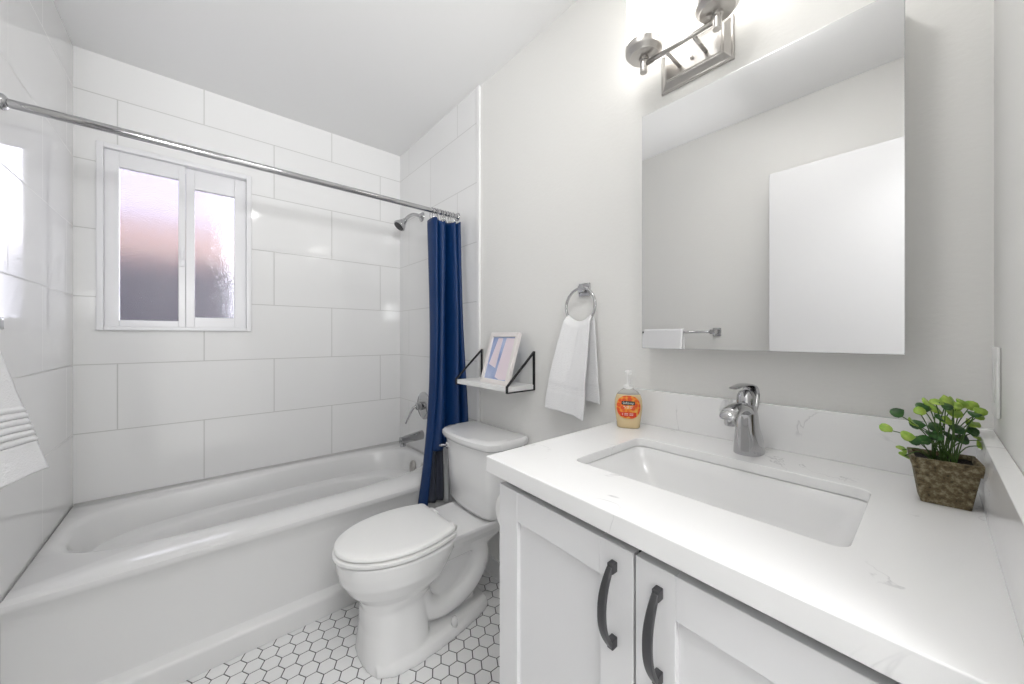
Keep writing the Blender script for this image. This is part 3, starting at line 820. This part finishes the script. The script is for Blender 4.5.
# ------------------------------------------------------------------ soap bottle
def soap():
    root = empty('soap_bottle', (CX + .987, CY + .603, CT + .0003), math.atan2(-0.588, -0.975) + 0.0)   # local +x faces the viewer side
    tag(root, 'amber liquid soap pump bottle with orange label on the counter corner', 'soap bottle')
    def ring(hy, hx, z, e=2.6): return superell(0, 0, hx, hy, e, z, 40)
    bm = B()
    prof = [(.029, .018, 0), (.033, .020, .003), (.0345, .021, .02), (.0385, .022, .045), (.0405, .0225, .066), (.0395, .0225, .084), (.035, .021, .098), (.0335, .0205, .101)]
    loft(bm, [ring(a, b, z) for a, b, z in prof]); link('bottle_body', bm, M['soap'], root, smooth=True)
    bm = B()
    prof = [(.0337, .0207, .1005), (.028, .018, .108), (.018, .014, .115), (.013, .012, .119)]
    loft(bm, [ring(a, b, z, 2.3) for a, b, z in prof]); link('bottle_shoulder', bm, M['clear_plastic'], root, smooth=True)
    bm = B()
    lathe(bm, [(.0135, .117), (.0135, .127), (.006, .129), (.0045, .131), (.0045, .160), (.009, .161), (.010, .168), (.008, .171)], (0, 0, 0), 'z', 20)
    tube(bm, [(0, 0, .1665), (.02, 0, .167), (.036, 0, .163)], [.006, .005, .004], 10)
    link('pump', bm, M['white_plastic'], root, angle=40)
    # label follows the front of the body
    def hyz(z):
        pr = [(.029, 0), (.033, .003), (.0345, .02), (.0385, .045), (.0405, .066), (.0395, .084), (.035, .098)]
        for (a, z0), (b_, z1) in zip(pr, pr[1:]):
            if z <= z1: return a + (b_ - a) * (z - z0) / (z1 - z0)
        return .035
    def surf(y, z, off):
        hy = hyz(z); hx = .0222
        t = min(1, abs(y) / hy); return Vector((hx * (1 - t ** 2.6) ** (1 / 2.6) + off, y, z))
    def patch(name, m, y0, y1, z0, z1, off, shape, parent):
        bm = B(); N = 26; K = 12
        V = []
        for i in range(N + 1):
            y = y0 + (y1 - y0) * i / N; t = (2 * i / N - 1)
            hh = shape(t); zc = (z0 + z1) / 2; zh = (z1 - z0) / 2 * hh
            V.append([bm.verts.new(surf(y, zc - zh + 2 * zh * k / K, off)) for k in range(K + 1)])
        for i in range(N):
            for k in range(K): bm.faces.new((V[i][k], V[i + 1][k], V[i + 1][k + 1], V[i][k + 1]))
        bmesh.ops.remove_doubles(bm, verts=bm.verts, dist=1e-6)
        return link(name, bm, m, parent, smooth=True)
    lb = patch('bottle_label', M['label_orange'], -.034, .034, .030, .0985, .0006, lambda t: max(.02, (1 - abs(t) ** 2.6)) ** .45, root)
    patch('label_band', M['label_black'], -.019, .019, .0705, .0825, .0012, lambda t: .72 + .28 * math.sqrt(max(0, 1 - t * t)), lb)
    patch('label_stripe', M['label_red'], -.023, .023, .036, .049, .0011, lambda t: 1, lb)
    def text(s, size, z, m, off=.0018):
        cu = bpy.data.curves.new('t', 'FONT'); cu.body = s; cu.size = size; cu.align_x = 'CENTER'; cu.align_y = 'CENTER'; cu.extrude = .0001
        to = bpy.data.objects.new('t', cu); COL.objects.link(to)
        dg = bpy.context.evaluated_depsgraph_get(); me = bpy.data.meshes.new_from_object(to.evaluated_get(dg))
        bpy.data.objects.remove(to)
        for v in me.vertices:
            x, y, zz = v.co; p = surf(x, z + y, off); v.co = p + Vector((zz, 0, 0))
        me.materials.clear(); me.materials.append(m)
        o = bpy.data.objects.new('label_lettering', me); COL.objects.link(o); o.parent = lb
    text('Softsoap', .0092, .0765, M['label_white'])
    bm = B()
    for z, w in ((.066, .014), (.062, .011), (.045, .018), (.041, .018)):
        N = 10
        for i in range(N):
            if (i * 7 + int(z * 1000)) % 4 == 0: continue
            ya, yb = -w + 2 * w * i / N, -w + 2 * w * (i + .8) / N
            a, b_ = surf(ya, z, .0017), surf(yb, z, .0017)
            v = [bm.verts.new(a + Vector((0, 0, -.0008))), bm.verts.new(b_ + Vector((0, 0, -.0008))), bm.verts.new(b_ + Vector((0, 0, .0008))), bm.verts.new(a + Vector((0, 0, .0008)))]
            bm.faces.new(v)
    link('label_print', bm, M['label_white'], lb)
soap()

# ------------------------------------------------------------------ potted plant
def plant():
    cx_, cy_ = CX + .940, CY - .012
    root = empty('potted_plant', (cx_, cy_, CT + .0005), 0.10); tag(root, 'small round-leaved green plant in an aged square pot in the counter corner', 'potted plant')
    bm = B()
    q = lambda h, z: rrect(0, 0, h, h, .003, z, 3)
    loft(bm, [q(.027, 0), q(.0345, .056), q(.0365, .0565), q(.0385, .072), q(.0385, .074), q(.0335, .074), q(.032, .064)])
    link('pot', bm, M['pot'], root, angle=40)
    bm = B(); bmesh.ops.create_grid(bm, x_segments=10, y_segments=10, size=.0325)
    for v in bm.verts: v.co.z = .065 + random.uniform(0, .004)
    link('soil', bm, M['soil'], root, smooth=True)
    rnd = random.Random(21)
    stems = B(); fol = B()
    # view-plane right / up layout of leaf heads: (right, up, depth, size, tone)
    rx, ry = .7575, -.6529
    heads = []
    spots = [(-.066, .057), (-.053, .085), (-.054, .050), (-.05, .022), (-.043, .010), (-.034, .089), (-.036, .068), (-.028, .105), (-.018, .092), (-.014, .104), (-.006, .100), (-.001, .107), (0, .088), (.010, .096), (-.010, .078), (.003, .072), (-.024, .062),
             (.018, .095), (.026, .100), (.034, .098), (.042, .094), (.022, .080), (.032, .084), (.046, .080), (.060, .088), (.052, .060), (.050, .040), (.064, .032), (.028, .052), (.015, .058), (-.012, .046), (.036, .066), (-.044, .042), (.006, .045), (-.03, .040), (-.02, .05), (.02, .04), (-.004, .058), (.040, .050), (.012, .084), (-.02, .035)]
    for i, (r_, u_) in enumerate(spots):
        r_ *= 1.45; d = rnd.uniform(-.030, .025)
        c = Vector((r_ * rx + d * -.45, r_ * ry + d * -.45 * .6, .066 + u_ * .96))
        ex = max(0.0, -.044 - c.y); c.y += ex; c.x -= ex * 1.5
        base = Vector((rnd.uniform(-.014, .014), rnd.uniform(-.014, .014), .064))
        mid = (base + c) / 2 + Vector((0, 0, .012)); 
        tube(stems, spline([base, mid, c + Vector((.0006, .0004, -.0022))], 4), .0008, 5)
        low = u_ < .066 and abs(r_) < .06
        R = rnd.uniform(.0072, .0094) * (1.1 if low else 1)
        nrm = Vector((-.55 + rnd.uniform(-.5, .4), -.35 + rnd.uniform(-.5, .4), .75 + rnd.uniform(-.35, .3))).normalized()
        a = nrm.orthogonal().normalized(); b_ = nrm.cross(a)
        ph = rnd.uniform(0, 2 * PI)
        mi = 1 if low or rnd.random() < .12 else 0
        cen = fol.verts.new(c - nrm * .0015); ring = []
        for k in range(12):
            t = 2 * PI * k / 12
            rr = R * (1 - .16 * math.cos(t)) * (1.25 if k == 0 else 1)
            ring.append(fol.verts.new(c + rr * (math.cos(t + ph) * a + math.sin(t + ph) * b_) + nrm * .0016 * math.cos(2 * t)))
        for k in range(12):
            f = fol.faces.new((cen, ring[k], ring[(k + 1) % 12])); f.material_index = mi
    o = link('foliage', fol, [M['leaf_light'], M['leaf_dark']], root, smooth=True)
    sd = o.modifiers.new('solid', 'SOLIDIFY'); sd.thickness = .0009
    link('stems', stems, M['stem'], root, smooth=True)
plant()

# ------------------------------------------------------------------ medicine cabinet
def medicine():
    X = CX + 1.0; y0, y1 = CY + .033, CY + .5655; z0, z1 = CZ - .033, CZ + .657
    oy, oz = (y0 + y1) / 2, z0
    root = empty('medicine_cabinet', (WX, oy, oz)); tag(root, 'large wall-mounted mirrored medicine cabinet above the sink', 'mirror cabinet')
    bm = B(); box(bm, X + .020 - WX, -.0005, y0 + .003 - oy, y1 - .003 - oy, .003, z1 - oz - .003); link('cabinet_box', bm, M['white_plastic'], root, bevel=.001)
    bm = B()
    t = .0035
    box(bm, X + .001 - WX, X + .019 - WX, y0 - oy, y0 + t - oy, 0, z1 - oz); box(bm, X + .001 - WX, X + .019 - WX, y1 - t - oy, y1 - oy, 0, z1 - oz)
    box(bm, X + .001 - WX, X + .019 - WX, y0 + t - oy, y1 - t - oy, 0, t); box(bm, X + .001 - WX, X + .019 - WX, y0 + t - oy, y1 - t - oy, z1 - oz - t, z1 - oz)
    d = link('door_frame', bm, M['alu'], root)
    bm = B(); box(bm, X - WX, X + .004 - WX, y0 + .0012 - oy, y1 - .0012 - oy, .0012, z1 - oz - .0012); link('mirror', bm, M['mirror'], root)
medicine()

# ------------------------------------------------------------------ vanity light
def vanity_light():
    yc = CY + .444; zc = CZ + .802
    root = empty('vanity_light', (WX, yc, zc)); tag(root, 'brushed nickel vanity light with glowing glass shades above the medicine cabinet', 'wall light')
    bm = B(); hy, hz = .100, .059
    def rg(i, x): return [(x, -hy + i, -hz + i), (x, hy - i, -hz + i), (x, hy - i, hz - i), (x, -hy + i, hz - i)]
    loft(bm, [list(reversed(r)) for r in (rg(0, -.0005), rg(0, -.008), rg(.003, -.010), rg(.006, -.010), rg(.020, -.022), rg(.023, -.022), rg(.025, -.026))])
    link('backplate', bm, M['nickel'], root, bevel=.0008)
    bm = B(); lathe(bm, [(.0045, .026), (.0045, .032), (.002, .034)], (0, .0, -.010), '-x', 14); link('screw', bm, M['nickel'], root, smooth=True)
    bx = CX + .975 - WX
    for dy in (-.036, .036):
        bm = B(); tube(bm, [(-.024, dy, -.013), (bx, dy, -.013)], .0052, 14); link('arm', bm, M['nickel'], root, smooth=True)
    ya, yb = CY + .349 - yc, CY + .546 - yc
    bm = B(); lathe(bm, [(.0062, ya), (.0062, yb)], (bx, 0, -.013), 'y', 16); link('crossbar', bm, M['nickel'], root, smooth=True)
    for y in (ya, yb):
        bm = B()
        lathe(bm, [(.010, -.036), (.0105, -.034), (.0105, -.004), (.014, -.002), (.014, .004), (.030, .006), (.040, .009), (.042, .014), (.049, .020), (.0505, .024), (.0505, .040), (.0485, .040), (.0485, .026)], (bx, y, 0), 'z', 36)
        h = link('lamp_cup', bm, M['nickel'], root, angle=35)
        bm = B(); lathe(bm, [(.046, .027), (.047, .030), (.047, .185), (.044, .187), (.043, .186), (.043, .05), (.02, .045)], (bx, y, 0), 'z', 36)
        link('lamp_shade', bm, M['opal'], root, angle=35)
vanity_light()

# ceiling fill out of view, added to brighten the room
root = empty('ceiling_fill', (0.715, -2.03, H)); tag(root, 'round white fill light added on the ceiling out of view', 'added light')
bm = B(); lathe(bm, [(.17, -.0005), (.17, -.03), (.155, -.034)], (0, 0, 0), 'z', 40); link('fill_base', bm, M['trim'], root, angle=40)
bm = B(); lathe(bm, [(.155, -.033), (.150, -.055), (.12, -.072), (.06, -.080), (.01, -.082)], (0, 0, 0), 'z', 40); link('fill_disc', bm, M['fill_disc'], root, smooth=True)

# ------------------------------------------------------------------ towel ring and hand towel
def towel_ring():
    yc = CY + .840; z = CZ + .175
    root = empty('towel_ring', (WX, yc, z)); tag(root, 'chrome towel ring with a square mount on the wall above the shelf end', 'towel ring')
    bm = B(); box(bm, -.009, -.0005, -.024, .024, -.024, .024); box(bm, -.030, -.009, -.012, .012, -.012, .012); link('mount', bm, M['chrome'], root, bevel=.0015)
    R = .066; pts = [(-.026 - .004 * (1 - math.cos(2 * PI * k / 48)), R * math.sin(2 * PI * k / 48), -R + .004 + R * math.cos(2 * PI * k / 48)) for k in range(48)]
    bm = B(); tube(bm, pts, .0048, 12, closed=True); link('ring', bm, M['chrome'], root, smooth=True)
towel_ring()
def grid_mesh(bm, fn, nu, nv):
    V = [[bm.verts.new(fn(i / nu, j / nv)) for i in range(nu + 1)] for j in range(nv + 1)]
    for j in range(nv):
        for i in range(nu): bm.faces.new((V[j][i], V[j][i + 1], V[j + 1][i + 1], V[j + 1][i]))
def hand_towel():
    # local: y lateral (+y = far = left in view), hangs through the ring bottom
    yc = CY + .840; zr = CZ + .175 - .132 + .004
    x0 = WX - .032
    root = empty('hand_towel', (x0, yc, zr)); tag(root, 'white hand towel hanging through the towel ring beside the mirror', 'towel')
    def layer(front, zb_l, zb_r, hw0, hw1, sh):
        def fn(u, v):
            t = 2 * u - 1
            zb = zb_l + (zb_r - zb_l) * u
            z = .010 * (1 - .35 * t * t) + .030 * (t * t) * (1 - v) * 1.0 + (zb) * v
            hw = hw0 + (hw1 - hw0) * min(1, v * 1.15) ** .8
            y = -t * hw + sh * v
            fold = .005 * math.sin(t * 3.2 + 1.1) * min(1, v * 3) + .0015 * math.sin(t * 8 + v * 4)
            x = (-.014 - .024 * min(1, v * 1.5) - .004 * v if front else .010 - .004 * v) + fold * (1 if front else .5)
            if v < .06: x *= v / .06
            if .70 < v < .80: x += .0012 * (1 if front else -1)
            return (x, y, z)
        return fn
    bm = B()
    grid_mesh(bm, layer(True, -.325, -.345, .054, .092, .040), 46, 60)
    grid_mesh(bm, layer(False, -.29, -.29, .054, .066, -.018), 46, 50)
    o = link('towel_cloth', bm, M['towel'], root, smooth=True)
    sd = o.modifiers.new('solid', 'SOLIDIFY'); sd.thickness = .007; sd.offset = 0
    ss = o.modifiers.new('ss', 'SUBSURF'); ss.levels = 1; ss.render_levels = 1
    root.children[0].name = 'towel_cloth'
hand_towel()

# ------------------------------------------------------------------ wall shelf with picture frame
def shelf():
    y0, y1 = CY + 1.110, CY + 1.488; zt = CZ - .203
    root = empty('wall_shelf', (WX, (y0 + y1) / 2, zt)); tag(root, 'white wall shelf with black triangular brackets above the toilet tank', 'shelf')
    h = (y1 - y0) / 2
    bm = B(); box(bm, -.150, -.0065, -h, h, -.020, 0); link('shelf_board', bm, M['shelf_white'], root, bevel=.0012)
    for s in (-1, 1):
        bm = B(); ya, yb = s * (h + .0006), s * (h + .0046)
        a, b_ = min(ya, yb), max(ya, yb)
        wb = .0055
        box(bm, -.006, -.0005, s * h - wb if s > 0 else s * h - wb, s * h + wb, -.024, .142)      # wall strap
        # bottom bar under the board and front lip
        box(bm, -.156, -.006, s * h - wb, s * h + wb, -.0245, -.0205)
        box(bm, -.1565, -.1515, s * h - wb, s * h + wb, -.0245, .006)
        # diagonal
        d = Vector((-.006 + .154, 0, .138 - .002)); L = d.length; d.normalize(); n_ = Vector((-d.z, 0, d.x)) * .0028
        p0, p1 = Vector((-.154, 0, .002)), Vector((-.004, 0, .138))
        v = []
        for p in (p0, p1):
            for yy in (s * h - wb, s * h + wb):
                for sg in (-1, 1): v.append(bm.verts.new(p + sg * n_ + Vector((0, yy, 0))))
        for q in ((0, 1, 3, 2), (4, 6, 7, 5), (0, 4, 5, 1), (2, 3, 7, 6), (0, 2, 6, 4), (1, 5, 7, 3)): bm.faces.new([v[i] for i in q])
        bmesh.ops.recalc_face_normals(bm, faces=bm.faces)
        link('bracket', bm, M['black_iron'], root, bevel=.0008)
    # picture frame leaning to the wall
    yc = CY + 1.250; w, hh, t = .110, .232, .018
    root = empty('picture_frame', (WX - .120, yc, zt + .0005), 0); tag(root, 'white picture frame with a blue and pink print leaning on the shelf', 'picture frame')
    root.rotation_euler = (0, math.radians(16), math.radians(-6))
    b_ = .020
    bm = B()
    box(bm, 0, t, -w, -w + b_, 0, hh); box(bm, 0, t, w - b_, w, 0, hh); box(bm, 0, t, -w + b_, w - b_, 0, b_); box(bm, 0, t, -w + b_, w - b_, hh - b_, hh)
    f = link('frame', bm, M['frame_white'], root, bevel=.002)
    bm = B(); box(bm, .008, .015, -w + b_ - .001, w - b_ + .001, b_ - .001, hh - b_ + .001); link('print', bm, M['print'], root)
    # abstract pale shapes of the print
    bm = B()
    def poly(pts):
        a = [bm.verts.new((.0072, y, z)) for y, z in pts]; c = [bm.verts.new((.0079, y, z)) for y, z in pts]
        bm.faces.new(a); bm.faces.new(list(reversed(c)))
        for i in range(len(a)): j = (i + 1) % len(a); bm.faces.new((a[i], c[i], c[j], a[j]))
    poly([(.078, .085), (.048, .207), (.010, .207), (.018, .070)])
    poly([(.005, .030), (-.018, .207), (-.082, .207), (-.082, .024), (-.03, .022)])
    bmesh.ops.recalc_face_normals(bm, faces=bm.faces)
    link('print_shapes', bm, M['print_pink'], root)
    bm = B(); box(bm, t, t + .003, -.02, .02, 0.01, .16); link('backing', bm, M['black_iron'], root)
shelf()

# ------------------------------------------------------------------ towel bar on the left wall
def towel_bar():
    y0, y1 = CY + .870, CY + 1.410; z = CZ + .032
    root = empty('towel_bar', (-.011, (y0 + y1) / 2, z)); tag(root, 'chrome towel bar with square posts on the left wall, seen in the mirror', 'towel bar')
    h = (y1 - y0) / 2; bx = .072
    bm = B(); tube(bm, [(bx, -h, 0), (bx, h, 0)], .008, 14); link('bar', bm, M['chrome'], root, smooth=True)
    for s in (-1, 1):
        bm = B(); box(bm, .0005, .010, s * h - .024, s * h + .024, -.024, .024); box(bm, .010, bx + .012, s * h - .014, s * h + .014, -.014, .014); link('post', bm, M['chrome'], root, bevel=.002)
    root2 = empty('bath_towel', (-.011 + bx, CY + 1.18, z)); tag(root2, 'white folded towel with ribbed band hanging on the left wall bar', 'towel')
    def fn(u, v):
        # v: 0 back hem -> over the bar -> 1 front hem
        y0_, y1_ = -.135, .130
        L0, L1 = .30, .355
        if v < .42:
            t = (.42 - v) / .42; x = -.013 - .006 * t; z_ = -L0 * t
        elif v < .50:
            a = PI * (v - .42) / .08; x = -.014 * math.cos(a) - 0; z_ = .014 * math.sin(a) + .003
        else:
            t = (v - .50) / .50; x = .014 + .060 * t + .004 * math.sin(u * 6) * t; z_ = -L1 * t
            y1_ = .130 + .115 * t
        y = y0_ + (y1_ - y0_) * u
        if v >= .5:
            z_ += .055 * (1 - u) * ((v - .5) / .5)
            tt = (v - .5) / .5
            if .55 < tt < .80: x += .0028 * math.sin((tt - .55) * 2 * PI / .042)
        return (x, y, z_)
    bm = B(); grid_mesh(bm, fn, 30, 260)
    o = link('towel_cloth', bm, M['towel'], root2, smooth=True)
    sd = o.modifiers.new('solid', 'SOLIDIFY'); sd.thickness = .010; sd.offset = 0
towel_bar()

# ------------------------------------------------------------------ open door, switch plate
root = empty('door_1', (CX - .308, FY - .03, 0)); struct(root)
bm = B(); box(bm, -.035, 0, -.03, FY * 0 + (CY + .57) - (FY - .03), 0.012, 2.03); struct(link('door_slab', bm, M['door'], root, bevel=.002))
bm = B(); lathe(bm, [(.026, 0), (.026, .004), (.010, .008), (.010, .03), (.024, .036), (.027, .05), (.020, .06), (.005, .063)], (.0, .63, .95), 'x', 24); link('door_knob', bm, M['nickel'], root, smooth=True)
root = empty('wall_outlet', (CX + 1.013, FY, CZ - .075)); tag(root, 'white outlet plate on the front wall just above the potted plant', 'outlet')
bm = B(); box(bm, -.035, .035, .0003, .005, -.058, .058); link('cover_plate', bm, M['white_plastic'], root, bevel=.002)
bm = B(); box(bm, -.017, .017, .005, .006, -.034, .034); link('outlet_insert', bm, M['white_plastic'], root, bevel=.001)
